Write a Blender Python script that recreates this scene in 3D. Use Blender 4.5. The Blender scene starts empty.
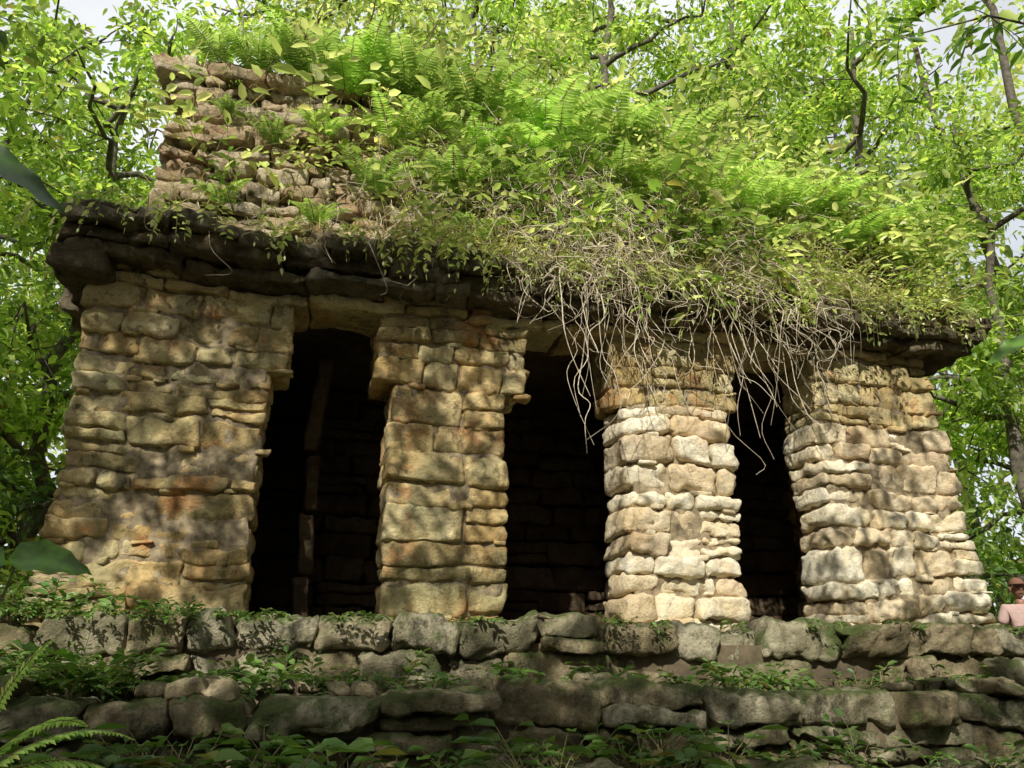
import bpy, math, numpy as np
from mathutils import Vector
R = np.random.default_rng(7)
scn = bpy.context.scene
EYE = 1.5
# ------------------------------------------------------------ mesh builder
class MB:
    def __init__(s): s.V=[];s.F=[];s.M=[];s.n=0
    def add(s,V,F,m=0):
        V=np.asarray(V,float).reshape(-1,3);F=np.asarray(F,int).reshape(-1,4)
        s.V.append(V);s.F.append(F+s.n);s.M.append(np.full(len(F),m));s.n+=len(V)
    def obj(s,name,mats,smooth=True,parent=None,warp=None):
        V=np.concatenate(s.V);F=np.concatenate(s.F);M=np.concatenate(s.M)
        if warp is not None: V=warp(V)
        me=bpy.data.meshes.new(name)
        me.vertices.add(len(V));me.vertices.foreach_set('co',V.ravel())
        me.loops.add(len(F)*4);me.loops.foreach_set('vertex_index',F.ravel().astype(np.int32))
        me.polygons.add(len(F));me.polygons.foreach_set('loop_start',np.arange(0,len(F)*4,4,dtype=np.int32))
        me.polygons.foreach_set('loop_total',np.full(len(F),4,dtype=np.int32))
        me.polygons.foreach_set('material_index',M.astype(np.int32))
        me.polygons.foreach_set('use_smooth',np.full(len(F),smooth))
        me.update(calc_edges=True)
        for m in mats: me.materials.append(m)
        o=bpy.data.objects.new(name,me);scn.collection.objects.link(o)
        if parent: o.parent=parent
        return o
def empty(name):
    o=bpy.data.objects.new(name,None);scn.collection.objects.link(o);return o
def nrm(a): return a/np.maximum(np.linalg.norm(a,axis=-1,keepdims=True),1e-9)
def hsh(i,seed):
    h=(i[...,0]*374761393+i[...,1]*668265263+i[...,2]*2147483647+seed*1274126177)&0xffffffff
    h=((h^(h>>13))*1274126177)&0xffffffff
    h=((h^(h>>15))*2246822519)&0xffffffff
    return ((h^(h>>16))&0xffff)/32767.5-1
def vn(p,seed=0):
    p=np.asarray(p,float);i=np.floor(p).astype(np.int64);f=p-i;f=f*f*(3-2*f);o=0
    for a in (0,1):
        for b in (0,1):
            for c in (0,1):
                w=(f[...,0] if a else 1-f[...,0])*(f[...,1] if b else 1-f[...,1])*(f[...,2] if c else 1-f[...,2])
                o=o+w*hsh(i+np.array([a,b,c]),seed)
    return o
def fbm(p,o=3,seed=0):
    s=0;a=1
    for k in range(o): s=s+a*vn(np.asarray(p)*2**k,seed+k*17);a*=.5
    return s
# ------------------------------------------------------------ stones
_tc={}
def boxt(nx,ny,nz,lin=False):
    k=(nx,ny,nz,lin)
    if k in _tc: return _tc[k]
    idx={};V=[];F=[]
    g=(lambda n:[2*i/n-1 for i in range(n+1)]) if lin else (lambda n:[math.sin(math.pi/2*(2*i/n-1)*.85)/math.sin(math.pi/2*.85) for i in range(n+1)])
    gx,gy,gz=g(nx),g(ny),g(nz)
    def v(i,j,l):
        if (i,j,l) not in idx:
            idx[(i,j,l)]=len(V);V.append((gx[i],gy[j],gz[l]))
        return idx[(i,j,l)]
    for i in range(nx):
        for j in range(ny):
            F.append((v(i,j,0),v(i,j+1,0),v(i+1,j+1,0),v(i+1,j,0)))
            F.append((v(i,j,nz),v(i+1,j,nz),v(i+1,j+1,nz),v(i,j+1,nz)))
    for i in range(nx):
        for l in range(nz):
            F.append((v(i,0,l),v(i+1,0,l),v(i+1,0,l+1),v(i,0,l+1)))
            F.append((v(i,ny,l),v(i,ny,l+1),v(i+1,ny,l+1),v(i+1,ny,l)))
    for j in range(ny):
        for l in range(nz):
            F.append((v(0,j,l),v(0,j,l+1),v(0,j+1,l+1),v(0,j+1,l)))
            F.append((v(nx,j,l),v(nx,j+1,l),v(nx,j+1,l+1),v(nx,j,l+1)))
    _tc[k]=(np.array(V),np.array(F));return _tc[k]
def stone(mb,x0,x1,y0,y1,z0,z1,r=.05,amp=.022,res=.026,m=0,tilt=.012):
    h=np.array([x1-x0,y1-y0,z1-z0])/2;c=np.array([x0+x1,y0+y1,z0+z1])/2
    n=[int(np.clip(round(2*a/res),4,26)) for a in h]
    if h[1]>.2: n[1]=9
    V,F=boxt(*n)
    r=min(r,h.min()*.85)
    P=V*h;q=np.clip(P,-(h-r),h-r);d=P-q;N=nrm(d);P=q+r*N
    s=int(R.integers(1,9999))
    W=P+c
    big=fbm(W/.19,2,s)
    chip=np.maximum(vn(W/.11,s+3)-.2,0)
    dn=amp*(big*.75+.6*fbm(W/.055,2,s+5))-chip*amp*2.0
    P=P+N*dn[:,None]
    a=R.normal(0,tilt,4)
    P[:,2]+=P[:,0]*a[0];P[:,0]+=P[:,2]*a[1]*6;P[:,1]+=P[:,0]*a[2]*2+P[:,2]*a[3]*7
    mb.add(P+c,F,m)
def cuts(a,b,wmin,wmax):
    out=[a]
    while b-out[-1]>wmax: out.append(out[-1]+R.uniform(wmin,wmax))
    if b-out[-1]<wmin*.6 and len(out)>1: out.pop()
    out.append(b);return out
def wallseg(mb,xl,xr,z0,z1,y0,y1,hmin=.16,hmax=.28,wmin=.25,wmax=.6,jut=.03,r=.05,gap=.003,amp=.022,m=0,chips=.6,edge=.4,res=.026,tilt=.014,split=.25):
    zs=cuts(z0,z1,hmin,hmax)
    for a,b in zip(zs[:-1],zs[1:]):
        zm=(a+b)/2;L,Rr=xl(zm),xr(zm)
        cj=R.normal(0,jut*.6)
        xs=cuts(L,Rr,wmin,wmax)
        for k,(p,q) in enumerate(zip(xs[:-1],xs[1:])):
            j=cj+R.normal(0,jut*.6)
            e0=R.normal(0,jut*edge) if k==0 else 0
            e1=R.normal(0,jut*edge) if k==len(xs)-2 else 0
            y=y0(zm) if callable(y0) else y0
            rr=r*R.uniform(.6,1.3)
            if q-p>.25 and R.random()<split and b-a>.17:
                zz=a+(b-a)*R.uniform(.35,.65)
                stone(mb,p+gap+e0,q-gap+e1,y+j,y1,a+gap,zz-gap,rr*.7,amp,res,m,tilt)
                stone(mb,p+gap+e0,q-gap+e1,y+j+R.normal(0,.02),y1,zz+gap,b-gap,rr*.7,amp,res,m,tilt)
            else:
                dz=R.normal(0,.012)
                stone(mb,p+gap+e0,q-gap+e1,y+j,y1,a+gap+dz,b-gap+dz,rr,amp,res,m,tilt)
            if R.random()<chips:
                cx=R.uniform(p,q);w=R.uniform(.04,.12);hh=R.uniform(.018,.045)
                stone(mb,cx-w,cx+w,y-.005,y+.15,a-hh*.7,a+hh*.7,.03,.014,.02,m,.03)
def core(mb,x0,x1,y0,y1,z0,z1,m=0):
    V,F=boxt(1,1,1)
    h=np.array([x1-x0,y1-y0,z1-z0])/2;c=np.array([x0+x1,y0+y1,z0+z1])/2
    mb.add(np.sign(V)*h+c,F,m)
def rcore(mb,x0,x1,y0,y1,z0,z1,m=0,amp=.03):
    h=np.array([x1-x0,y1-y0,z1-z0])/2;c=np.array([x0+x1,y0+y1,z0+z1])/2
    n=[max(1,int(2*a/.04)) for a in h]
    V,F=boxt(*n,True);P=V*h+c
    d=nrm(V**9+1e-9);P=P+d*(amp*fbm(P/.13,3,77))[:,None]
    mb.add(P,F,m)
# ------------------------------------------------------------ foliage prims
LT=np.array([[0,0,0],[.28,.46,1],[.68,.36,1],[1,0,-.1],[.68,-.36,1],[.28,-.46,1]])
LF=np.array([[0,3,2,1],[0,5,4,3]])
def leaves(mb,P,D,N,L,W,m=0,fold=.12):
    n=len(P)
    if n==0:return
    D=nrm(D);S=nrm(np.cross(N,D));N=np.cross(D,S)
    L=np.broadcast_to(L,(n,));W=np.broadcast_to(W,(n,))
    V=(P[:,None]+LT[None,:,0,None]*(D*L[:,None])[:,None]
       +LT[None,:,1,None]*(S*W[:,None])[:,None]
       +LT[None,:,2,None]*(N*(W*fold)[:,None])[:,None])
    V[:,3,2]-=L*.12
    F=LF[None]+np.arange(n)[:,None,None]*6
    mb.add(V.reshape(-1,3),F.reshape(-1,4),m)
def blades(mb,P,D,L,W,droop=1.,m=0,seg=4):
    n=len(P);D=nrm(D);L=np.broadcast_to(L,(n,));S=nrm(np.cross(D,np.array([0,0,1.])+R.normal(0,.2,(n,3))))
    pts=[];cur=P.copy();d=D.copy()
    for k in range(seg+1):
        w=(W*(1-(k/seg)**1.6)+.0006)
        w=np.broadcast_to(w,(n,))
        pts.append(cur-S*w[:,None]/2);pts.append(cur+S*w[:,None]/2)
        cur=cur+d*(L/seg)[:,None];d=d+np.array([0,0,-1.])*droop*.35*(k+1)/seg*1.4;d=nrm(d)
    V=np.stack(pts,1);F=np.array([[2*k,2*k+1,2*k+3,2*k+2] for k in range(seg)])
    F=F[None]+np.arange(n)[:,None,None]*(2*(seg+1))
    mb.add(V.reshape(-1,3),F.reshape(-1,4),m)
def tube(mb,pts,rad,sides=5,m=0):
    pts=np.asarray(pts,float);n=len(pts);rad=np.broadcast_to(rad,(n,))
    T=nrm(np.gradient(pts,axis=0))
    up=np.array([0,0,1.]) if abs(T[0,2])<.9 else np.array([1.,0,0])
    A=nrm(np.cross(T,up));B=np.cross(T,A)
    th=np.linspace(0,2*np.pi,sides,endpoint=False)
    V=pts[:,None]+rad[:,None,None]*(np.cos(th)[None,:,None]*A[:,None]+np.sin(th)[None,:,None]*B[:,None])
    i=np.arange(n-1)[:,None]*sides;k=np.arange(sides)[None];k2=(k+1)%sides
    F=np.stack([i+k,i+k2,i+sides+k2,i+sides+k],-1).reshape(-1,4)
    mb.add(V.reshape(-1,3),F,m)
def wig(a,b,n,amp,sag=0):
    a=np.asarray(a,float);b=np.asarray(b,float);t=np.linspace(0,1,n)[:,None]
    p=a+(b-a)*t
    k=np.cumsum(R.normal(0,amp/ n**.5,(n,3)),0);k-=k[0]; k=k-(k[-1])*t*.7
    p=p+k;p[:,2]-=sag*4*(t*(1-t))[:,0]
    return p
def swig(a,b,n,amp,sag=0):
    q=wig(a,b,max(5,n//3),amp,sag);m=len(q);t=np.linspace(0,m-1,n)
    q2=np.vstack([2*q[0]-q[1],q,2*q[-1]-q[-2]]);out=[]
    for s in t:
        i=min(int(s),m-2);f=s-i;p0,p1,p2,p3=q2[i],q2[i+1],q2[i+2],q2[i+3]
        out.append(.5*((2*p1)+(-p0+p2)*f+(2*p0-5*p1+4*p2-p3)*f*f+(-p0+3*p1-3*p2+p3)*f**3))
    return np.array(out)
def sprig(mb,base,d,length,leaf,nl,ms=0,ml=1,droop=.5,r=.004,wr=.5):
    n=7;p=[np.array(base,float)];d=nrm(np.array(d,float))
    for k in range(n-1):
        p.append(p[-1]+d*length/(n-1));d=nrm(d+np.array([0,0,-droop*.3])+R.normal(0,.09,3))
    p=np.array(p);tube(mb,p,np.linspace(r,r*.4,n),4,ms)
    t=np.linspace(.18,1,nl)*(n-1);i=np.minimum(t.astype(int),n-2);f=(t-i)[:,None]
    Q=p[i]*(1-f)+p[i+1]*f;T=nrm(p[i+1]-p[i])
    side=nrm(np.cross(T,np.array([0,0,1.]))+1e-6)*np.where(np.arange(nl)%2,1,-1)[:,None]
    D=nrm(T*.6+side+R.normal(0,.25,(nl,3)));D[-1]=T[-1]
    N=np.array([0,0,1.])+R.normal(0,.35,(nl,3))
    L=leaf*R.uniform(.65,1.15,nl)*(1-.35*np.abs(np.linspace(-1,1,nl)))
    leaves(mb,Q,D,N,L,L*wr,ml)
def frond(mb,base,d,length,ms=0,ml=1,droop=.8,npn=26,wid=.2):
    n=14;p=[np.array(base,float)];d=nrm(np.array(d,float))
    side0=nrm(np.cross(d,np.array([0,0,1.])+R.normal(0,.15,3)))
    for k in range(n-1):
        p.append(p[-1]+d*length/(n-1));d=nrm(d+np.array([0,0,-droop*.14*(.4+k/n)]))
    p=np.array(p);tube(mb,p,np.linspace(.005,.0012,n),4,ms)
    t=np.linspace(.1,.99,npn)*(n-1);i=np.minimum(t.astype(int),n-2);f=(t-i)[:,None]
    Q=p[i]*(1-f)+p[i+1]*f;T=nrm(p[i+1]-p[i]);u=np.linspace(.1,1,npn)
    L=length*wid*np.minimum(1,u*3.2+.35)*(1-u**2.2*.92)
    for s in (1,-1):
        D=nrm(T*.35+side0*s+R.normal(0,.05,(npn,3)));D[:,2]-=.12
        N=np.cross(side0,T);N=N*np.sign(N[:,2:3]+1e-6)
        leaves(mb,Q,D,N,L,length/npn*.95+0*L,ml,fold=.05)
def fern(mb,base,size,n=8,tilt=(0,-.5,0),droop=.9,ms=0,ml=1):
    a0=R.uniform(0,6)
    for k in range(n):
        a=a0+k*2*math.pi/n+R.normal(0,.2)
        d=np.array([math.cos(a)*.8,math.sin(a)*.8,R.uniform(.6,1.2)])+np.array(tilt)
        frond(mb,base,d,size*R.uniform(.7,1.1),ms,ml,droop)
# ------------------------------------------------------------ materials
def newmat(n):
    m=bpy.data.materials.new(n);m.use_nodes=True;nt=m.node_tree;nt.nodes.clear()
    return m,nt,nt.nodes,nt.links
def nz(N,L,co,scale,detail=6,rough=.6,dist=0):
    n=N.new('ShaderNodeTexNoise');n.inputs['Scale'].default_value=scale;n.inputs['Detail'].default_value=detail
    n.inputs['Roughness'].default_value=rough;n.inputs['Distortion'].default_value=dist;L.new(co,n.inputs['Vector']);return n.outputs['Fac']
def ramp(N,L,fac,stops):
    n=N.new('ShaderNodeValToRGB');e=n.color_ramp.elements
    e[0].position=stops[0][0];e[1].position=stops[-1][0]
    for s in stops[1:-1]: e.new(s[0])
    for k,s in enumerate(stops):
        c=s[1] if isinstance(s[1],(tuple,list)) else (s[1],)*3
        e[k].color=(*c,1)
    L.new(fac,n.inputs['Fac']);return n.outputs['Color']
def mix(N,L,f,a,b,mode='MIX'):
    n=N.new('ShaderNodeMix');n.data_type='RGBA';n.blend_type=mode
    for key,val in ((0,f),(6,a),(7,b)):
        if isinstance(val,(int,float)): n.inputs[key].default_value=val
        elif isinstance(val,tuple): n.inputs[key].default_value=(*val,1)
        else: L.new(val,n.inputs[key])
    return n.outputs[2]
def stonemat(name,cols,stain=.5,moss=0.,mossc=(.06,.09,.02),bump=.5,red=.0,dark=(.06,.052,.033),grey=0.,st=.52,pt=.44):
    m,nt,N,L=newmat(name)
    co=N.new('ShaderNodeTexCoord').outputs['Object']
    geo=N.new('ShaderNodeNewGeometry')
    a=nz(N,L,co,2.2,5,.62)
    c=ramp(N,L,a,[(.3,cols[0]),(.45,cols[1]),(.56,cols[2]),(.72,cols[3])])
    if grey>0:
        gf=ramp(N,L,nz(N,L,co,1.15,4,.68),[(.43,0.),(.59,grey)])
        c=mix(N,L,gf,c,(.28,.28,.15))
    isl=ramp(N,L,geo.outputs['Random Per Island'],[(0,(.74,.67,.58)),(.35,(.97,.88,.76)),(.7,(1.0,.99,.95)),(1,(1.12,1.12,1.1))])
    c=mix(N,L,1.,c,isl,'MULTIPLY')
    if red>0:
        rf=ramp(N,L,nz(N,L,co,1.45,4,.7),[(.54,0.),(.65,red)])
        c=mix(N,L,rf,c,(.58,.24,.09))
    nf=nz(N,L,co,19,5,.75)
    fine=ramp(N,L,nf,[(.28,.35),(.42,.93),(.7,1.22)])
    c=mix(N,L,.95,c,fine,'MULTIPLY')
    mp=N.new('ShaderNodeMapping');mp.inputs['Scale'].default_value=(1,1,.5);L.new(co,mp.inputs['Vector'])
    sf=ramp(N,L,nz(N,L,mp.outputs[0],3.1,6,.76),[(st,0.),(st+.12,stain)])
    c=mix(N,L,sf,c,dark)
    pale=ramp(N,L,nz(N,L,co,7.3,6,.74),[(pt-.09,.85*stain),(pt,0.)])
    c=mix(N,L,pale,c,(dark[0]*2.2,dark[1]*2.3,dark[2]*2.1))
    if moss>0:
        sx=N.new('ShaderNodeSeparateXYZ');L.new(geo.outputs['Normal'],sx.inputs[0])
        ad=N.new('ShaderNodeMath');ad.operation='MULTIPLY_ADD';L.new(sx.outputs[2],ad.inputs[0]);ad.inputs[1].default_value=.14
        L.new(nz(N,L,co,2.9,6,.72),ad.inputs[2])
        mf=ramp(N,L,ad.outputs[0],[(.66-moss*.16,0.),(.78-moss*.16,.8)])
        c=mix(N,L,mf,c,mix(N,L,nf,mossc,(mossc[0]*1.9,mossc[1]*1.7,mossc[2]*1.8)))
    b=N.new('ShaderNodeBsdfPrincipled');b.inputs['Roughness'].default_value=.9
    b.inputs['Specular IOR Level'].default_value=.2
    L.new(c,b.inputs['Base Color'])
    h=nz(N,L,co,11,7,.76)
    bp=N.new('ShaderNodeBump');bp.inputs['Strength'].default_value=bump;bp.inputs['Distance'].default_value=.1
    L.new(h,bp.inputs['Height']);L.new(bp.outputs[0],b.inputs['Normal'])
    o=N.new('ShaderNodeOutputMaterial');L.new(b.outputs[0],o.inputs[0]);return m
def leafmat(name,c1,c2,c3,tr=.45,trc=1.7,rough=.42,spec=.4,sc=1.,dead=(.25,.19,.06)):
    m,nt,N,L=newmat(name)
    co=N.new('ShaderNodeTexCoord').outputs['Object'];geo=N.new('ShaderNodeNewGeometry')
    c=ramp(N,L,geo.outputs['Random Per Island'],[(0,c1),(.5,c2),(.94,c3),(1,dead)])
    v=ramp(N,L,nz(N,L,co,sc,2),[(.35,.6),(.65,1.4)])
    c=mix(N,L,1.,c,v,'MULTIPLY')
    b=N.new('ShaderNodeBsdfPrincipled');b.inputs['Roughness'].default_value=rough;b.inputs['Specular IOR Level'].default_value=spec
    L.new(c,b.inputs['Base Color'])
    t=N.new('ShaderNodeBsdfTranslucent');L.new(mix(N,L,1.,c,(trc*1.1,trc*1.1,trc*.6),'MULTIPLY'),t.inputs['Color'])
    s=N.new('ShaderNodeMixShader');s.inputs[0].default_value=tr;L.new(b.outputs[0],s.inputs[1]);L.new(t.outputs[0],s.inputs[2])
    o=N.new('ShaderNodeOutputMaterial');L.new(s.outputs[0],o.inputs[0]);return m
def simple(name,c1,c2,scale=8,rough=.8,bump=.3):
    m,nt,N,L=newmat(name);co=N.new('ShaderNodeTexCoord').outputs['Object']
    f=nz(N,L,co,scale,5,.65);c=ramp(N,L,f,[(.35,c1),(.65,c2)])
    b=N.new('ShaderNodeBsdfPrincipled');b.inputs['Roughness'].default_value=rough;L.new(c,b.inputs['Base Color'])
    bp=N.new('ShaderNodeBump');bp.inputs['Strength'].default_value=bump;bp.inputs['Distance'].default_value=.03
    L.new(f,bp.inputs['Height']);L.new(bp.outputs[0],b.inputs['Normal'])
    o=N.new('ShaderNodeOutputMaterial');L.new(b.outputs[0],o.inputs[0]);return m
M_wall=stonemat('limestone',[(.54,.39,.17),(.80,.62,.31),(.90,.75,.43),(.72,.62,.38)],.85,0.0,red=.75,bump=.8,grey=.65,st=.54,pt=.42)
M_wallb=stonemat('limestone_sunlit',[(.78,.63,.40),(.92,.80,.57),(.94,.86,.68),(.86,.77,.56)],.6,0.0,red=.2,bump=.7,grey=.1,st=.59,pt=.38)  # sunlight put into the colour: limestone lightened, less stained, for the sunlit piers
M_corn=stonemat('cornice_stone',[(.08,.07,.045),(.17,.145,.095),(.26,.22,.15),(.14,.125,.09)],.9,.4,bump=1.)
M_comb=stonemat('roof_comb_stone',[(.32,.26,.16),(.56,.46,.30),(.72,.61,.44),(.42,.37,.26)],.85,.35,bump=.9,red=.4,st=.53,pt=.43)
M_step=stonemat('step_stone',[(.14,.125,.075),(.32,.285,.18),(.56,.50,.35),(.25,.225,.155)],.9,.85,bump=.9,mossc=(.05,.085,.014),st=.52,pt=.445)
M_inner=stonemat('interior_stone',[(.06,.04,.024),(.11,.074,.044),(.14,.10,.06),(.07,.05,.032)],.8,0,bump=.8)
M_mort=simple('mortar',(.16,.125,.075),(.42,.33,.20),14,.95,.6)
M_soil=simple('soil',(.055,.04,.024),(.17,.13,.075),5,.95,.6)
M_bark=simple('bark',(.06,.05,.035),(.17,.145,.11),9,.9,.6)
M_root=simple('root',(.44,.35,.24),(.80,.71,.54),20,.8,.2)
M_twig=simple('twig',(.14,.12,.05),(.32,.27,.12),20,.8,.2)
M_leafA=leafmat('leaf_forest',(.10,.18,.035),(.25,.37,.075),(.50,.60,.18),.55,1.75,sc=.5)
M_leafF=leafmat('leaf_far',(.22,.30,.10),(.38,.48,.17),(.58,.64,.30),.5,1.5,sc=.25)
M_leafB=leafmat('leaf_roof',(.28,.38,.12),(.54,.63,.25),(.82,.85,.50),.5,1.15,sc=1.2,dead=(.7,.6,.34))
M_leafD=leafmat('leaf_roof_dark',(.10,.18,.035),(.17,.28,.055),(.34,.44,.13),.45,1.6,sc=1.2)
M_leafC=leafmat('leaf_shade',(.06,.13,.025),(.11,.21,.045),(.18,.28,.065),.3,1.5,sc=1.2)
M_leafK=leafmat('leaf_dark',(.04,.08,.015),(.06,.11,.02),(.09,.14,.03),.2,1.2,sc=.5)
M_grass=leafmat('grass',(.38,.37,.16),(.62,.56,.30),(.80,.72,.46),.4,1.2,sc=2)
M_fern=leafmat('fern_leaf',(.22,.36,.09),(.34,.50,.15),(.50,.66,.25),.45,1.4,sc=1.2,dead=(.5,.52,.2))
# ------------------------------------------------------------ temple
temple=empty('stone_temple')
def mkwarp(hf):
    def warp(V):
        V=V.copy();p=V.copy()
        q=np.stack([p[:,0]*.55,p[:,1]*.3,p[:,2]*.8],1)
        V[:,2]+=.06*vn(q,3)+.035*vn(q*3.1,4)+.022*hf*vn(p*5.5,24)
        V[:,1]+=.05*vn(q*1.3,5)+.035*vn(q*4,15)+.018*hf*vn(p*6,25)
        V[:,0]+=.03*vn(q*1.7+9,6)+.022*hf*vn(p*5.1,26)
        return V
    return warp
warp=mkwarp(1.);warpS=mkwarp(.6)
K=lambda v:(lambda z:v)
WT=.6
ZL=4.06
ZU=4.76
fl=lambda z:(4.8-z)/3
mb=MB()
wallseg(mb,lambda z:-1.93,K(-.36),1.75,ZL,0,WT,.12,.25,.22,.8,.032,.042)
wallseg(mb,K(-1.95),K(-.19),ZL,ZU,0,WT,.12,.25,.25,.7,.025,.04,edge=.1)
mb.obj('left_wall_masonry',[M_wall],parent=temple,warp=warp)
mb=MB()
wallseg(mb,K(.72),K(1.83),1.75,ZL,-.01,WT,.2,.34,.4,.95,.025,.05,chips=.3,split=.12)
wallseg(mb,K(.56),K(2.04),ZL,ZU,0,WT,.15,.26,.3,.6,.018,.035,edge=.1,chips=.3)
wallseg(mb,K(2.92),K(4.30),ZL,ZU,0,WT,.15,.26,.25,.5,.02,.04,edge=.1,chips=.3)
wallseg(mb,K(5.24),lambda z:6.78,ZL,ZU,0,WT,.15,.26,.25,.5,.025,.045,edge=.1,chips=.3)
wallseg(mb,K(-1.97),K(6.8),ZU,4.96,0,WT,.1,.14,.5,1.1,.02,.03)
mb.obj('lintel_and_pier_masonry',[M_wall],parent=temple,warp=warpS)
mb=MB()
wallseg(mb,lambda z:3.05-.1*fl(z),lambda z:4.14+.1*fl(z),1.75,ZL,-.02,WT,.16,.28,.24,.58,.035,.06,amp=.03,chips=.35,split=.18)
wallseg(mb,lambda z:5.22-.06*fl(z),lambda z:6.78+.26*fl(z),1.75,ZL,-.01,WT,.16,.30,.25,.6,.035,.06,amp=.03,chips=.35,split=.2)
mb.obj('pier_masonry',[M_wallb],parent=temple,warp=warpS)
mb=MB()
for xa,xb in ((-1.93,-1.5),(6.45,6.9)):
    for zz in np.arange(1.75,4.8,.235):
        ys=cuts(.62,3.4,.3,.6)
        for p,q in zip(ys[:-1],ys[1:]):
            j=R.normal(0,.02);stone(mb,xa+j,xb+j,p+.006,q-.006,zz+.005,zz+.23,.05,.02,res=.05)
mb.obj('end_wall_masonry',[M_wall],parent=temple,warp=warp)
mb=MB()
e=.04
for a,b in ((-1.93,-.36),(.72,1.83),(3.05,4.15),(5.22,6.8)): rcore(mb,a+e,b-e,e,WT-e,1.7,4.08)
for a,b in ((-1.93,-.19),(.56,2.04),(2.92,4.30),(5.24,6.8)): rcore(mb,a+e,b-e,e+.003,WT-e,4.09,4.8)
core(mb,-1.9,6.75,.07,WT-.07,4.81,4.94)
core(mb,-1.86,-1.57,.5,3.3,1.7,4.8);core(mb,6.5,6.8,.5,3.3,1.7,4.8)
core(mb,-1.9,6.8,.1,3.4,4.95,5.38)
mb.obj('mortar_core',[M_mort],True,parent=temple,warp=warp)
mb=MB()
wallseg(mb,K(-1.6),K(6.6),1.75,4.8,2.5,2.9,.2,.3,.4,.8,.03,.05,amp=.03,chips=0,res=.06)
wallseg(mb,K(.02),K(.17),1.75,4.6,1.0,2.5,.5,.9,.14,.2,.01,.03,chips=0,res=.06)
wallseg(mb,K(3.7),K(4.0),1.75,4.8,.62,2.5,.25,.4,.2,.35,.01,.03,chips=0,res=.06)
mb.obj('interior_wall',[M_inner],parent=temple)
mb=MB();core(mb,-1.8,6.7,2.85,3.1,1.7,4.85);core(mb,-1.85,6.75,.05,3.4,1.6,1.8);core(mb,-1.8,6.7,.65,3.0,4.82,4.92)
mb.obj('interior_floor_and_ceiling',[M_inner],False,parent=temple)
# cornice
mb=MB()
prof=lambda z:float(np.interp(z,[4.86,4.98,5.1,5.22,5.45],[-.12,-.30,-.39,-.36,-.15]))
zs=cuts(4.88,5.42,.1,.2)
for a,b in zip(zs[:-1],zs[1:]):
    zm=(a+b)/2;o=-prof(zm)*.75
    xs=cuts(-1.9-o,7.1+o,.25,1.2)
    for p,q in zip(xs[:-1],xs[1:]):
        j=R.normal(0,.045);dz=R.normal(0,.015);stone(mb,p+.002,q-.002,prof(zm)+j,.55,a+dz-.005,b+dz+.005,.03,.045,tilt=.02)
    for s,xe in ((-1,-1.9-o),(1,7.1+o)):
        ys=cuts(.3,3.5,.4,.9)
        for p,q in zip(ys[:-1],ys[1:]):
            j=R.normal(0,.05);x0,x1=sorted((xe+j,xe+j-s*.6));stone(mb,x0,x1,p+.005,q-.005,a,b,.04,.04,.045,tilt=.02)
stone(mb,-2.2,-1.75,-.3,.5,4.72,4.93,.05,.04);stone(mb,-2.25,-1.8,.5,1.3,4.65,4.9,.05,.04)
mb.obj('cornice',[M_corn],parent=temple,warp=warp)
# upper facade + roof comb
YF=lambda z:.12+(z-5.4)*.32
def ztop(x): return np.interp(x,[-2,.9,2.2,4,7],[7.95,7.9,7.3,7.0,6.6])
mb=MB()
zs=cuts(5.42,7.7,.11,.2)
for a,b in zip(zs[:-1],zs[1:]):
    xs=cuts(-1.62-.05*(a-5.4),6.9,.18,.55)
    for p,q in zip(xs[:-1],xs[1:]):
        if b>ztop((p+q)/2): continue
        if R.random()<.14: continue
        j=R.normal(0,.07)-(.06 if p<.8 else 0);stone(mb,p+.006,q-.006,YF(a)+j,YF(a)+.6,a+.004,b-.004,.04,.035,res=.04,tilt=.03)
for z0,z1,o in ((7.68,7.84,.22),(7.84,8.0,.14)):
    xs=cuts(-1.95,.9,.3,.7)
    for p,q in zip(xs[:-1],xs[1:]):
        stone(mb,p,q-.01,YF(z0)-o+R.normal(0,.03),YF(z0)+.6,z0,z1,.04,.035,tilt=.03)
for a in np.arange(5.42,7.85,.2):
    ys=cuts(YF(a)+.3,3.0,.3,.6)
    for p,q in zip(ys[:-1],ys[1:]):
        j=R.normal(0,.03);stone(mb,-1.66+j,-1.3,p,q-.01,a,a+.195,.05,.03,res=.05)
mb.obj('upper_facade',[M_comb],parent=temple,warp=warp)
mb=MB()
nx,ns=130,60
X=np.linspace(-1.5,7.0,nx)
rows=[]
for s in np.linspace(0,1,ns):
    zt=ztop(X)-.06
    if s<.55:
        z=5.38+(zt-5.38)*(s/.55);y=YF(z)+.09
    else:
        z=zt+0*X-(s-.55)*.6;y=YF(zt)+.09+(s-.55)/.45*(3.2-YF(zt))
    rows.append(np.stack([X,y,z],1))
V=np.stack(rows);nn=fbm(V/.5,4,40)
V[...,2]+=nn*.07;V[...,1]-=nn*.09+np.clip((X[None]-1.2)/1.5,0,1)*.18-.02
idx=np.arange(nx*ns).reshape(ns,nx)
F=np.stack([idx[:-1,:-1],idx[:-1,1:],idx[1:,1:],idx[1:,:-1]],-1).reshape(-1,4)
mb.add(V.reshape(-1,3),F);mb.obj('roof_earth',[M_soil],parent=temple)
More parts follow.
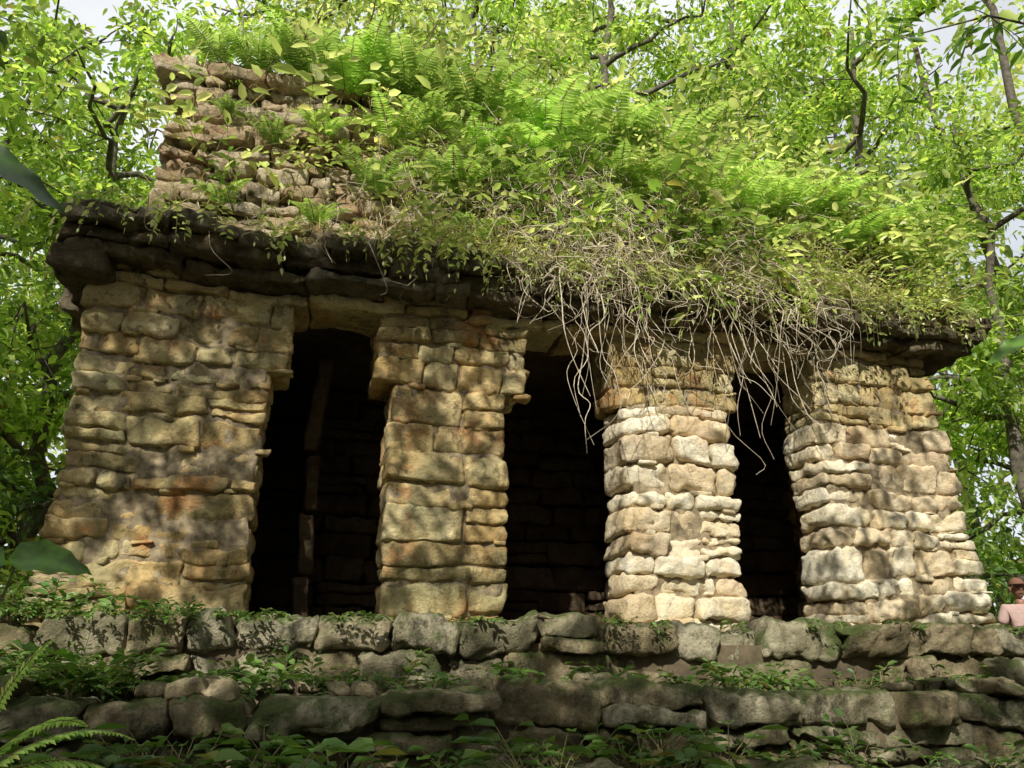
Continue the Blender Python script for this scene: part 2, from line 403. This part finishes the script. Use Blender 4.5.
# ------------------------------------------------------------ terrace steps
steps=empty('stone_terrace_steps')
mb=MB()
def tier(ztop_,h,yf,x0,x1,rows_,depth=.7,w=(.3,.8)):
    hh=h/rows_
    for k in range(rows_):
        a=ztop_-h+k*hh;xs=cuts(x0,x1,*w)
        for p,q in zip(xs[:-1],xs[1:]):
            top=R.normal(0,.03) if k==rows_-1 else 0
            if R.random()<.2:
                zz=a+hh*R.uniform(.4,.6)
                stone(mb,p+.008,q-.008,yf+R.normal(0,.05),yf+depth,a+.005,zz,.035,.03,tilt=.03)
                stone(mb,p+.008,q-.008,yf+R.normal(0,.05),yf+depth,zz,a+hh+top,.035,.03,tilt=.03)
            else:
                stone(mb,p+.008,q-.008,yf+R.normal(0,.05)+(.03 if k<rows_-1 else -.02),yf+depth,a+.005,a+hh-.004+top,.045*R.uniform(.7,1.3),.036,tilt=.03)
tier(1.88,.50,-1.2,-4.2,7.6,2,w=(.22,.75))
tier(1.41,.46,-2.1,-4.2,7.8,2,.95,(.25,.85))
tier(.96,.45,-3.0,-4.4,8,2,.95,(.35,.9))
for z0 in (1.0,1.25,1.5):
    for xa,xb in ((7.1,7.6),(-4.2,-3.7)):
        c=cuts(-.6,3.6,.4,.8)
        for p,q in zip(c[:-1],c[1:]): stone(mb,xa,xb,p,q-.01,z0,z0+.25,.06,.03,.05)
xs=cuts(-4.0,7.4,.4,.8)
for p,q in zip(xs[:-1],xs[1:]): stone(mb,p,q-.01,-.62,.3,1.62,1.82,.06,.03,res=.06)
def warp2(V):
    V=V.copy();p=V.copy();q=V*np.array([.6,.5,.5]);V[:,2]+=.05*vn(q,8)+.03*vn(q*4,9)+.018*vn(p*6,28);V[:,1]+=.09*vn(q*1.2,10)+.04*vn(q*5,11);V[:,0]+=.03*vn(p*4,12);return V
mb.obj('step_masonry',[M_step],parent=steps,warp=warp2)
mb=MB();core(mb,-4.0,7.4,-1.05,3.5,.8,1.72);core(mb,-4.0,7.5,-1.95,-.9,.6,1.28);core(mb,-4.1,7.7,-2.85,-1.9,.3,.85)
mb.obj('fill',[M_soil],False,parent=steps)
mb=MB()
for k in range(80):
    ty=R.integers(0,3);z,y=((1.85,-.85),(1.41,-1.75),(.97,-2.6))[ty]
    x=R.uniform(4.2,7.3) if R.random()<.6 else R.uniform(-3,4)
    s=R.uniform(.04,.13)*(.6 if ty==0 else 1);stone(mb,x-s,x+s*R.uniform(.8,1.6),y-s+R.normal(0,.15),y+s,z-.04,z+s*R.uniform(.4,.9),.07,.03,tilt=.1)
for (x,y,z,s) in ((1.95,-.15,1.84,.13),(5.4,-1.7,1.41,.16),(5.9,-1.9,1.41,.2),(4.6,-2.8,.97,.2),(5.2,-2.7,.97,.2)):
    stone(mb,x-s,x+s*1.3,y-s,y+s,z-.05,z+s*1.2,.08,.05,tilt=.1)
mb.obj('loose_rocks',[M_step])
# ------------------------------------------------------------ ground
mb=MB()
gx=np.concatenate([np.linspace(-150,-12,14),np.linspace(-11,16,110),np.linspace(17,150,14)])
gy=np.concatenate([np.linspace(-120,-14,10),np.linspace(-13,14,110),np.linspace(15,180,14)])
GX,GY=np.meshgrid(gx,gy)
def gz(x,y): return np.interp(y,[-9,-6.5,-3.1,-1,30],[-.1,0,.62,.95,1.1])+0*np.asarray(x)
GZ=gz(GX,GY)+.06*fbm(np.stack([GX,GY,0*GX],-1)/.9,3,2)
idx=np.arange(GX.size).reshape(GX.shape)
F=np.stack([idx[:-1,:-1],idx[:-1,1:],idx[1:,1:],idx[1:,:-1]],-1).reshape(-1,4)
mb.add(np.stack([GX,GY,GZ],-1).reshape(-1,3),F);mb.obj('ground',[M_soil])
# ------------------------------------------------------------ roof vegetation
def slope(x,s):
    z=5.42+(ztop(x)-5.42)*s
    return np.array([x,YF(z)-.02-.18*float(np.clip((x-1.2)/1.5,0,1)),z])
def dens(x): return np.interp(x,[-1.9,.0,.6,1.6,7],[.13,.24,.6,1,1])
def patch(x,s,k): return float(vn(np.array([x*1.1,s*3.0,k*7.7]),50+k))
mbA=MB();mbB=MB()
cnt=0
while cnt<350:
    x=R.uniform(-1.8,7.1)
    if R.random()>dens(x): continue
    s=R.uniform(0,1.08)**.8
    pk=patch(x,s,1)
    if pk<.05 and R.random()<.85: cnt+=.3;continue
    cnt+=1
    b=slope(x,min(s,1.0))
    if s>1: b[1]+=R.uniform(0,1.2)
    if R.random()<.17: b=np.array([x,R.uniform(-.4,-.1),5.4])
    sz=1.0+1.7*max(0,patch(x,s,2))+(1.2 if R.random()<.22 else 0)
    mb=mbA if patch(x,s,3)+R.normal(0,.2)>-.05 else mbB
    for k in range(R.integers(3,8)):
        d=np.array([R.normal(0,.6),-R.uniform(.1,.9),R.uniform(-.1,1.5)])
        if s>.9: d[1]=R.normal(-.2,.5);d[2]=abs(d[2])+.5
        sprig(mb,b,d,R.uniform(.25,.65)*sz,R.uniform(.06,.10)*sz,R.integers(6,12),0,1,R.uniform(.3,1.2),.0035,R.uniform(.35,.6))
mbA.obj('roof_shrubs',[M_twig,M_leafB]);mbB.obj('roof_creepers',[M_twig,M_leafD])
mb=MB()
for (x,s,sz) in ((-.9,.95,.9),(-.35,1.0,1.1),(.1,.9,1.),(.3,.98,1.1),(.45,.3,.75),(.65,.6,.85),(-.6,.5,.45),(-1.1,.65,.4),(-.1,.6,.55),(1.3,.35,.8),(1.5,.1,.5),(1.6,1,1.3),(2.4,1,1.3),(3.1,.95,1.3),(3.6,.6,1.),(1.1,.1,.5),(-.1,.08,.45),(4.4,.9,1.1),(2.9,.4,.7),(5.2,.8,1.),(-1.3,1.0,.7),(2.1,.7,1.),(0.8,.95,1.1),(1.9,.45,.8),(2.5,.8,1.1),(4.0,.3,.7),(4.9,.4,.8),(6,.6,.8),(-1.0,.12,.4),(1.0,.75,.9),(1.6,.65,.9),(3.8,1.,1.2),(5.8,.95,1.),(6.5,.9,.9),(4.6,.65,.9),(3.2,.65,.9)):
    fern(mb,slope(x,s)+np.array([0,-.1,0]),sz,R.integers(6,10),(0,-.6,.2),R.uniform(.7,1.3))
mb.obj('roof_ferns',[M_twig,M_fern])
mb=MB()
n=2300;x=R.uniform(-1.7,7.1,n);keep=R.random(n)<dens(x);x=x[keep];n=len(x)
s=R.uniform(0,1,n);z=5.42+(ztop(x)-5.42)*s;P=np.stack([x,YF(z)-.02-.18*np.clip((x-1.2)/1.5,0,1),z],1)
e=R.random(n)<.28;P[e,1]=R.uniform(-.42,-.1,e.sum());P[e,2]=5.4
D=np.stack([R.normal(0,.5,n),-R.uniform(.3,1,n),R.uniform(-.3,.9,n)],1)
blades(mb,P,D,R.uniform(.2,.7,n),.008,1.4)
mb.obj('roof_grass',[M_grass])
mb=MB()
for k in range(850):
    x=np.clip(R.normal(2.7,1.15),.5,6.5);s=R.uniform(0,.95)
    b=slope(x,s)+np.array([0,-.12,0])
    e=b+np.array([R.normal(.1,.4),-R.uniform(.1,.65),-R.uniform(.0,.9)])
    tube(mb,wig(b,e,8,.2,-.1),np.linspace(.0048,.002,8),4)
for k in range(180):
    x=np.clip(R.choice([2.0,2.6,3.1,3.9,4.4,5.0])+R.normal(0,.22),1.2,6.3)
    b=np.array([x,R.uniform(-.5,-.35),R.uniform(5.0,5.6)])
    l=R.uniform(.2,1.2)**1.4*(1.35 if 2.2<x<5.3 else .6)
    e=b+np.array([R.normal(.15,.35),-R.uniform(-.05,.3),-l])
    rr=R.uniform(.003,.007)*(1.5 if R.random()<.12 else 1);tube(mb,swig(b,e,22,.3,-.08),np.linspace(rr,rr*.35,22),5)
for (x0,l) in ((-1.5,.4),(-1.1,.55),(.1,.5),(.45,.8),(-.5,.35),(1.5,.5)):
    b=np.array([x0,-.45,5.4]);tube(mb,swig(b,b+np.array([R.normal(0,.3),-.12,-l]),20,.25,-.1),np.linspace(.006,.002,20),5)
mb.obj('hanging_roots',[M_root])
mb=MB()
for k in range(190):
    x=R.uniform(1.0,7.1) if R.random()<.78 else R.uniform(-2.1,1.2)
    b=np.array([x,R.uniform(-.45,-.25),5.38])
    sprig(mb,b,(R.normal(0,.6),-.4,.1),R.uniform(.25,.9),R.uniform(.05,.12),R.integers(8,15),0,1,2.4,.003,.5)
mb.obj('hanging_vines',[M_twig,M_leafB])
mb=MB()
for k in range(78):
    x=R.uniform(-1.2,7);b=np.array([x,R.uniform(.7,2.2),ztop(x)-.05]);h=R.uniform(.6,2.2)
    p=wig(b,b+np.array([R.normal(0,.3),R.normal(-.2,.3),h]),8,.15);tube(mb,p,np.linspace(.014,.005,8),5)
    lf=R.uniform(.10,.22)
    for j in range(16):
        q=p[R.integers(2,8)];a=R.uniform(0,6.28)
        sprig(mb,q,(math.cos(a),math.sin(a),R.uniform(-.1,.8)),R.uniform(.25,.7),lf*R.uniform(.8,1.1),R.integers(5,10),0,1,.6,.004,.42)
mb.obj('roof_saplings',[M_twig,M_leafB])
# ------------------------------------------------------------ step weeds
mb=MB()
for k in range(280):
    ty=R.integers(0,4);z,y=((1.84,-1.0),(1.41,-1.35),(.96,-2.25),(.7,-3.2))[ty]
    x=R.uniform(-3.6,7.3) if R.random()<.55 else R.uniform(-3.6,1.5)
    b=np.array([x,y+R.uniform(-.35,.1),z]);sz=R.uniform(.5,1.6)*(.45 if ty==0 else 1)
    for j in range(R.integers(3,8)):
        a=R.uniform(0,6.28);sprig(mb,b,(math.cos(a)*.7,math.sin(a)*.7-.3,R.uniform(.4,1.2)),.22*sz,.07*sz+.02,R.integers(4,9),0,1,.8,.003,.55)
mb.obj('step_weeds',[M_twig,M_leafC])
mb=MB()
for k in range(95):
    x=R.uniform(-1.9,2.4);y=R.uniform(-3.3,-2.15);z=.98 if y>-2.95 else .75
    b=np.array([x,y,z])
    for j in range(R.integers(5,9)):
        a=R.uniform(0,6.28);d=np.array([math.cos(a)*.8,math.sin(a)*.8,R.uniform(.5,1.2)])
        t=b+d*R.uniform(.08,.25);tube(mb,[b,(b+t)/2+np.array([0,0,.02]),t],[.003,.003,.002],4,0)
        D=d*np.array([1,1,.1]);L=R.uniform(.09,.19);leaves(mb,t[None],D[None],np.array([[0,0,1.]])+R.normal(0,.2,(1,3)),L,L*.6,1)
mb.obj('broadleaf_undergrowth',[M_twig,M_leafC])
mb=MB()
for k in range(380):
    x=R.uniform(-5.5,-1.4) if R.random()<.6 else R.uniform(-2.6,-.8);y=R.uniform(-3,-.9);
    if R.random()<.3: x=R.uniform(-6,-2.3);y=R.uniform(-.8,3)
    z=max(float(gz(x,y)),1.84 if (y>-1.1 and x>-4) else (1.4 if (y>-2 and x>-4) else .9))-.02
    for j in range(6):
        a=R.uniform(0,6.28);sprig(mb,(x,y,z),(math.cos(a)*.6,math.sin(a)*.6,1),R.uniform(.15,.45),R.uniform(.05,.12),10,0,1,.7,.004,.5)
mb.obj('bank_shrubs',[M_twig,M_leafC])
mb=MB();b=np.array([-1.05,-3.6,1.12])
for k in range(7):
    frond(mb,b,(1.0-k*.28,.1+R.normal(0,.4),.55+.12*k),.62,0,1,.9,34,.2)
mb.obj('fern_plant',[M_twig,M_fern])
def bigleaf(mb,c,d,n,L,W,m):
    d=nrm(np.array(d,float));n=nrm(np.array(n,float));s=nrm(np.cross(n,d));n=np.cross(d,s)
    us=np.linspace(0,1,13);V=[]
    for u in us:
        w=W*(math.sin(math.pi*min(1,u**.62))**.8)*(1-.15*u)+.001
        for v in np.linspace(-1,1,7):
            back=-.14*L*abs(v)*(1-u)**2
            V.append(np.array(c)+d*(u*L+back)+s*v*w+n*(.25*w*v*v+.01*math.sin(u*22)*abs(v))-np.array([0,0,1])*.25*L*u*u)
    F=[(i*7+j,i*7+j+1,(i+1)*7+j+1,(i+1)*7+j) for i in range(12) for j in range(6)]
    mb.add(V,F,m)
M_big=leafmat('leaf_big',(.10,.22,.03),(.11,.23,.033),(.12,.24,.035),.4,1.9,sc=9,dead=(.11,.23,.03))
M_bigd=leafmat('leaf_big_dark',(.03,.07,.012),(.04,.09,.015),(.05,.1,.02),.15,1.5,sc=9,dead=(.04,.09,.015))
def aroid(name,base,specs):
    mb=MB();base=np.array(base,float)
    for (c,d,n,L) in specs:
        c=np.array(c,float);tube(mb,wig(base,c,8,.03,-.05),np.linspace(.012,.006,8),6,0);bigleaf(mb,c,d,n,L,L*.38,1)
    return mb.obj(name,[M_twig,M_big])
aroid('elephant_ear_plant',(-1.35,-3.0,.9),[((-1.17,-3.0,1.98),(1,.1,.05),(.1,-.9,.9),.3),((-1.25,-3.05,1.95),(-1,-.2,.1),(0,-.7,1),.34),((-1.5,-2.9,1.7),(-.6,-1,.1),(0,-.3,1),.3),((-1.1,-2.8,1.6),(.6,1,.1),(0,-.3,1),.26)])
# ------------------------------------------------------------ trees
def clumpleaves(mb,C,rad,n,leaf,ml,flat=.6,wr=.45):
    P=C+nrm(R.normal(0,1,(n,3)))*(R.random((n,1))**.45)*rad*np.array([1,1,flat])
    D=nrm(P-C)*.8+R.normal(0,.6,(n,3));D[:,2]-=.3
    N=np.array([0,0,1.])+R.normal(0,.55,(n,3))
    L=leaf*R.uniform(.6,1.3,n);leaves(mb,P,D,N,L,L*wr,ml)
def tree(name,base,h,spread,nl=11,per=230,leaf=.17,tr=.16,low=.3,lean=(0,0),ml=M_leafA,crad=.85):
    mb=MB();base=np.array([base[0],base[1],float(gz(base[0],base[1]))-.1])
    top=base+np.array([lean[0],lean[1],h]);T=wig(base,top,14,.7)
    tube(mb,T,np.linspace(tr,tr*.25,14)*np.r_[1.35,np.ones(13)],9,0)
    for k in range(nl):
        f=low+(1-low)*(k+R.random())/nl;i=min(int(f*13),12);s=T[i]
        a=k*2.4+R.normal(0,.4);L=spread*(1.15-.4*f)*R.uniform(.7,1.2)
        e=s+np.array([math.cos(a)*L,math.sin(a)*L,L*R.uniform(.1,.5)])
        B=wig(s,e,8,.35);tube(mb,B,np.linspace(tr*.4,tr*.08,8),6,0)
        for c in range(5):
            j=R.integers(3,8);q=B[j];C=q+R.normal(0,.6,3)*np.array([1,1,.7])
            tube(mb,wig(q,C,4,.1),[tr*.1,tr*.08,tr*.06,.006],4,0)
            clumpleaves(mb,C,crad*R.uniform(.5,1.1),int(per*R.uniform(.5,1.2)),leaf,1)
    return mb.obj(name,[M_bark,ml])
spec=[(-6.2,3.5,9,2.4),(-5.2,7.0,12,3),(-3.6,4.8,9.5,2.2),(-1.2,7.5,15,3.2),(2.6,6.8,16,3.6),(6.0,7.2,18,3.6),(9.2,6.6,17,3.5),(12.5,6.5,16,3.4),(11.6,3.0,10,2.6),(15.5,4.5,14,3),(1,11.5,19,4.2),(5.5,12,21,4.4),(10.5,11,21,4.2),(16,10,18,4),(-6,11,14,3.5)]
for i,(x,y,h,s) in enumerate(spec):
    tree('tree',(x,y),h,s,nl=19 if y>4 else 14,per=165 if y<10 else 125,leaf=R.uniform(.14,.18) if y<10 else .23,low=.12,tr=.10+.005*h)
mb=MB()
for k in range(190):
    a=R.uniform(-.7,1.3);r=R.uniform(19,30)
    C=np.array([math.sin(a)*r,-7+math.cos(a)*r,0]);C[2]=R.uniform(.5,1)*1+R.random()**1.25*22
    if a<.05 and C[2]>14: continue
    clumpleaves(mb,C,R.uniform(1.3,2.6),110,.45,1,.75)
for k in range(40):
    a=R.uniform(-.7,1.3);r=R.uniform(17,28);x,y=math.sin(a)*r,-7+math.cos(a)*r
    tube(mb,wig((x,y,.5),(x+R.normal(0,1),y,14 if a<.05 else 19),8,.8),np.linspace(.22,.06,8),6,0)
mb.obj('forest',[M_bark,M_leafF])
mb=MB()
for k in range(120):
    if R.random()<.5: x=R.uniform(-8,-2.8);y=R.uniform(1.5,7)
    else: x=R.uniform(8.8,15);y=R.uniform(2.2,8)
    C=np.array([x,y,1+R.uniform(.1,2.8)]);clumpleaves(mb,C,R.uniform(.4,.8),150,.13,1,.9)
    tube(mb,wig((x,y,.8),C,5,.1),[.02,.018,.015,.01,.006],4,0)
mb.obj('understorey',[M_bark,M_leafC])
# ------------------------------------------------------------ canopy of the trees in front (dappled shade)
el,az=math.radians(38),math.radians(27)
S=np.array([-math.sin(az)*math.cos(el),-math.cos(az)*math.cos(el),math.sin(el)])
mb=MB();cent=[]
def shade(n,x0,x1,y0,y1,z0,z1,t0=7.2,t1=10.5,ln=16,rad=.3,leaf=.17,excl=None):
    for k in range(n):
        p=np.array([R.uniform(x0,x1),R.uniform(y0,y1),R.uniform(z0,z1)])
        if excl and any(a<p[0]<b for a,b in excl): continue
        C=p+S*R.uniform(t0,t1);cent.append(C);clumpleaves(mb,C,rad,ln,leaf,1,.7)
shade(150,-2.6,1.9,-.1,.1,1.9,4.9,ln=18,rad=.24)
shade(75,-2.6,1.6,-.5,-.4,4.9,5.5,ln=15)
shade(480,-4.5,8,-3.1,-1.2,.7,1.68,t0=9,t1=13,leaf=.19,rad=.34,excl=[(2.9,5.0)])
shade(9,2.9,5.0,-2.6,-1.3,.8,1.5,t0=9,t1=12)
shade(8,2.0,4.1,-.05,.05,2.2,4.0,ln=7,rad=.18)
shade(46,5.0,7.2,-.05,.05,1.9,4.5,ln=9,rad=.18)
shade(110,-7,-2.4,-3,4,.5,4)
cent=np.array(cent)
T0=np.array([-7.5,-12.5,-.1]);T1=np.array([-5.2,-11.2,9.5]);T=wig(T0,T1,14,.3);tube(mb,T,np.linspace(.38,.1,14),10,0)
for k in range(30):
    C=cent[R.integers(len(cent))];s=T[R.integers(7,14)];B=wig(s,C,9,.3,-.2);tube(mb,B,np.linspace(.06,.01,9),5,0)
mb.obj('canopy_tree',[M_bark,M_leafK])
# surrounding forest on the viewer's side (a clearing towards the sun stays open)
mb=MB();c=0
while c<480:
    a=R.uniform(math.pi*.42,math.pi*1.62);r=R.uniform(9,20)
    C=np.array([2+math.sin(a)*r,-6+math.cos(a)*r,R.uniform(1,20)])
    if C[1]>-3 and C[0]>-6 and C[0]<11: continue
    t=C[1]/S[1];hit=C-S*t
    if -4.5<hit[0]<10 and -4<hit[2]<11.5: continue
    rel=C-np.array([0,-7,1.5]);Fw=.2588*rel[0]+.9659*rel[1];lt=.9659*rel[0]-.2588*rel[1]
    if Fw>-1 and abs(lt)<Fw*.75+3.0 and rel[2]<Fw*1.1+4: continue
    c+=1;clumpleaves(mb,C,R.uniform(1.2,2.2),75,.5,1,.8,.55)
for k in range(26):
    a=R.uniform(math.pi*.6,math.pi*1.1);r=R.uniform(9,19);x,y=2+math.sin(a)*r,-6+math.cos(a)*r
    tube(mb,wig((x,y,-.3),(x+R.normal(0,1),y,16),8,.6),np.linspace(.25,.06,8),7,0)
mb.obj('surrounding_forest',[M_bark,M_leafK])
# ------------------------------------------------------------ near trees with low branches
mb=MB()
T=wig((8.6,-4.6,.3),(8.2,-4.2,8),12,.3);tube(mb,T,np.linspace(.16,.07,12),9,0)
B=wig(T[4],(3.62,-3.95,3.14),10,.25);tube(mb,B,np.linspace(.03,.004,10),6,0)
bigleaf(mb,(3.62,-3.95,3.16),(-.9,.2,-.35),(.2,-.7,.7),.26,.05,1)
B=wig(T[7],(3.6,-3.5,5.6),12,.3);tube(mb,B,np.linspace(.04,.004,12),6,0)
for j in range(38):
    q=B[R.integers(5,12)];sprig(mb,q,(R.normal(-.5,.6),R.normal(0,.5),R.normal(-.5,.4)),R.uniform(.3,.6),.15,R.integers(5,9),0,1,.6,.004,.3)
mb.obj('leaning_tree',[M_bark,M_big])
mb=MB()
T=wig((-4.6,-5.2,.2),(-4.4,-5.0,8),12,.3);tube(mb,T,np.linspace(.16,.07,12),9,0)
B=wig(T[4],(-1.42,-4.0,3.42),10,.15);tube(mb,B,np.linspace(.02,.004,10),6,0)
bigleaf(mb,(-1.36,-4.0,3.4),(.9,.25,-.25),(-.1,-.9,.6),.40,.09,1)
B=wig(T[7],(-1.7,-3.2,4.6),10,.2);tube(mb,B,np.linspace(.03,.004,10),6,0)
for j in range(9):
    q=B[R.integers(6,10)];sprig(mb,q,(R.normal(.1,.6),R.normal(0,.5),R.normal(-.3,.5)),R.uniform(.25,.4),.1,R.integers(5,9),0,1,.6,.004,.4)
mb.obj('slender_tree',[M_bark,M_bigd])
# ------------------------------------------------------------ person
person=empty('person')
def skin(name,verts,edges,rad,mat,root=0):
    me=bpy.data.meshes.new(name);me.from_pydata(verts,edges,[]);o=bpy.data.objects.new(name,me);scn.collection.objects.link(o)
    md=o.modifiers.new('Skin','SKIN')
    for i,r in enumerate(rad):
        me.skin_vertices[0].data[i].radius=(r,r) if not isinstance(r,tuple) else r
        me.skin_vertices[0].data[i].use_root=(i==root)
    md.use_smooth_shade=True
    s=o.modifiers.new('Sub','SUBSURF');s.levels=2;s.render_levels=2
    me.materials.append(mat);o.parent=person;return o
M_skin=simple('skin',(.28,.14,.09),(.34,.17,.11),12,.5,.05);M_shirt=simple('shirt',(.45,.3,.27),(.55,.38,.34),30,.85,.2)
M_pants=simple('trousers',(.12,.11,.09),(.17,.15,.12),30,.9,.2);M_cap=simple('cap',(.17,.08,.05),(.22,.10,.06),40,.8,.2);M_shoe=simple('shoe',(.04,.03,.02),(.07,.05,.03),20,.6,.1)
M_eye=simple('eye_dark',(.02,.015,.01),(.03,.02,.015),20,.3,.0)
skin('shirt',[(0,0,1.0),(0,0,1.15),(0,0,1.32),(0,0,1.42),(.17,0,1.38),(.24,-.01,1.2),(-.17,0,1.38),(-.24,-.01,1.2)],[(0,1),(1,2),(2,3),(2,4),(4,5),(2,6),(6,7)],[(.16,.11),(.15,.11),(.17,.12),(.07,.07),(.075,.075),(.06,.06),(.075,.075),(.06,.06)],M_shirt)
skin('arms',[(.24,-.01,1.2),(.27,-.02,1.08),(.28,-.08,.86),(.28,-.09,.82)],[(0,1),(1,2),(2,3)],[.045,.042,.03,.03],M_skin)
skin('arm_left',[(-.24,-.01,1.2),(-.27,-.02,1.08),(-.28,-.08,.86),(-.28,-.09,.82)],[(0,1),(1,2),(2,3)],[.045,.042,.03,.03],M_skin)
skin('trousers',[(0,0,.95),(.1,0,.88),(.11,0,.5),(.11,.02,.1),(-.1,0,.88),(-.11,0,.5),(-.11,.02,.1)],[(0,1),(1,2),(2,3),(0,4),(4,5),(5,6)],[(.15,.11),.1,.07,.06,.1,.07,.06],M_pants)
for s,nm in ((1,'shoe_right'),(-1,'shoe_left')): skin(nm,[(.11*s,.04,.05),(.12*s,-.08,.045),(.125*s,-.17,.035)],[(0,1),(1,2)],[.05,.048,.035],M_shoe)
for s in (1,-1):
    skin('palm',[(.28*s,-.09,.82),(.28*s,-.1,.74)],[(0,1)],[(.022,.04),(.018,.042)],M_skin)
    for k,l in enumerate((.065,.075,.072,.055)):
        y=-.13+.022*k
        skin('finger',[(.28*s,y,.745),(.278*s,y-.005,.745-l*.55),(.268*s,y-.004,.745-l)],[(0,1),(1,2)],[.009,.008,.007],M_skin)
    skin('thumb',[(.275*s,-.12,.79),(.265*s,-.15,.76),(.262*s,-.155,.73)],[(0,1),(1,2)],[.011,.01,.008],M_skin)
skin('neck',[(0,0,1.38),(0,-.005,1.5)],[(0,1)],[.058,.055],M_skin)
def ball(name,c,r,mat,seg=32,rings=20,fn=None):
    V=[];F=[]
    for i in range(rings+1):
        ph=math.pi*i/rings
        for j in range(seg):
            th=2*math.pi*j/seg;v=np.array([math.sin(ph)*math.cos(th),math.sin(ph)*math.sin(th),math.cos(ph)])
            p=v*np.array(r)
            if fn:p=fn(p,v)
            V.append(p+np.array(c))
    for i in range(rings):
        for j in range(seg):F.append((i*seg+j,(i+1)*seg+j,(i+1)*seg+(j+1)%seg,i*seg+(j+1)%seg))
    m=MB();m.add(V,F);return m.obj(name,[mat],parent=person)
def headfn(p,v):
    x,y,z=p
    if z<0: x*=1-.25*(-z/.12);y*=1-.12*(-z/.12)
    if y<0:
        y-=.028*math.exp(-((x/.014)**2+((z+.012)/.022)**2))
        y+=.010*math.exp(-(((abs(x)-.032)/.014)**2+((z-.012)/.012)**2))
        y-=.008*math.exp(-((x/.025)**2+((z+.055)/.01)**2))
        y-=.012*math.exp(-((x/.025)**2+((z+.095)/.02)**2))
        y-=.006*math.exp(-(((z-.035)/.01)**2))*math.exp(-(x/.05)**2)
    return np.array([x,y,z])
ball('head',(0,-.01,1.61),(.077,.096,.118),M_skin,48,36,headfn)
for s in (1,-1):
    ball('eye',(.031*s,-.088,1.622),(.012,.01,.007),M_eye,12,8);ball('ear',(.078*s,.0,1.605),(.012,.02,.032),M_skin,12,8)
ball('mouth',(0,-.098,1.553),(.022,.006,.004),M_cap,12,6)
ball('cap',(0,-.0,1.645),(.084,.104,.092),M_cap,32,16,lambda p,v:np.array([p[0],p[1],max(p[2],0.0)]))
ball('cap_brim',(0,-.12,1.65),(.07,.07,.008),M_cap,24,8)
person.location=(8.2,.75,.84);person.rotation_euler=(0,0,math.radians(-30))
# ------------------------------------------------------------ light, sky, camera
sd=bpy.data.lights.new('sun','SUN');sd.energy=5;sd.angle=math.radians(.5);sd.color=(1,.97,.88)
so=bpy.data.objects.new('sun',sd);scn.collection.objects.link(so);so.rotation_euler=Vector(S).to_track_quat('Z','Y').to_euler();so.location=(-5,-8,15)
w=bpy.data.worlds.new('World');scn.world=w;w.use_nodes=True;nt=w.node_tree
sk=nt.nodes.new('ShaderNodeTexSky');sk.sky_type='NISHITA';sk.sun_disc=False;sk.sun_elevation=el;sk.sun_rotation=math.atan2(S[0],S[1])
sk.dust_density=3;sk.air_density=1.0
tc=nt.nodes.new('ShaderNodeTexCoord')
cf=ramp(nt.nodes,nt.links,nz(nt.nodes,nt.links,tc.outputs['Generated'],2.2,5,.6),[(.3,.55),(.6,.95)])
skc=mix(nt.nodes,nt.links,cf,sk.outputs[0],(8.8,9.0,9.2))
bg=nt.nodes['Background'];bg.inputs['Strength'].default_value=.115;nt.links.new(skc,bg.inputs['Color'])
cd=bpy.data.cameras.new('camera');cd.sensor_width=36;cd.lens=28.1;cd.clip_end=600
cam=bpy.data.objects.new('camera',cd);scn.collection.objects.link(cam);cam.location=(0,-7,EYE)
p=math.radians(20);yw=math.radians(15)
cam.rotation_euler=(math.pi/2+p,0,-yw);scn.camera=cam
scn.view_settings.view_transform='Standard';scn.view_settings.look='None';scn.view_settings.exposure=0
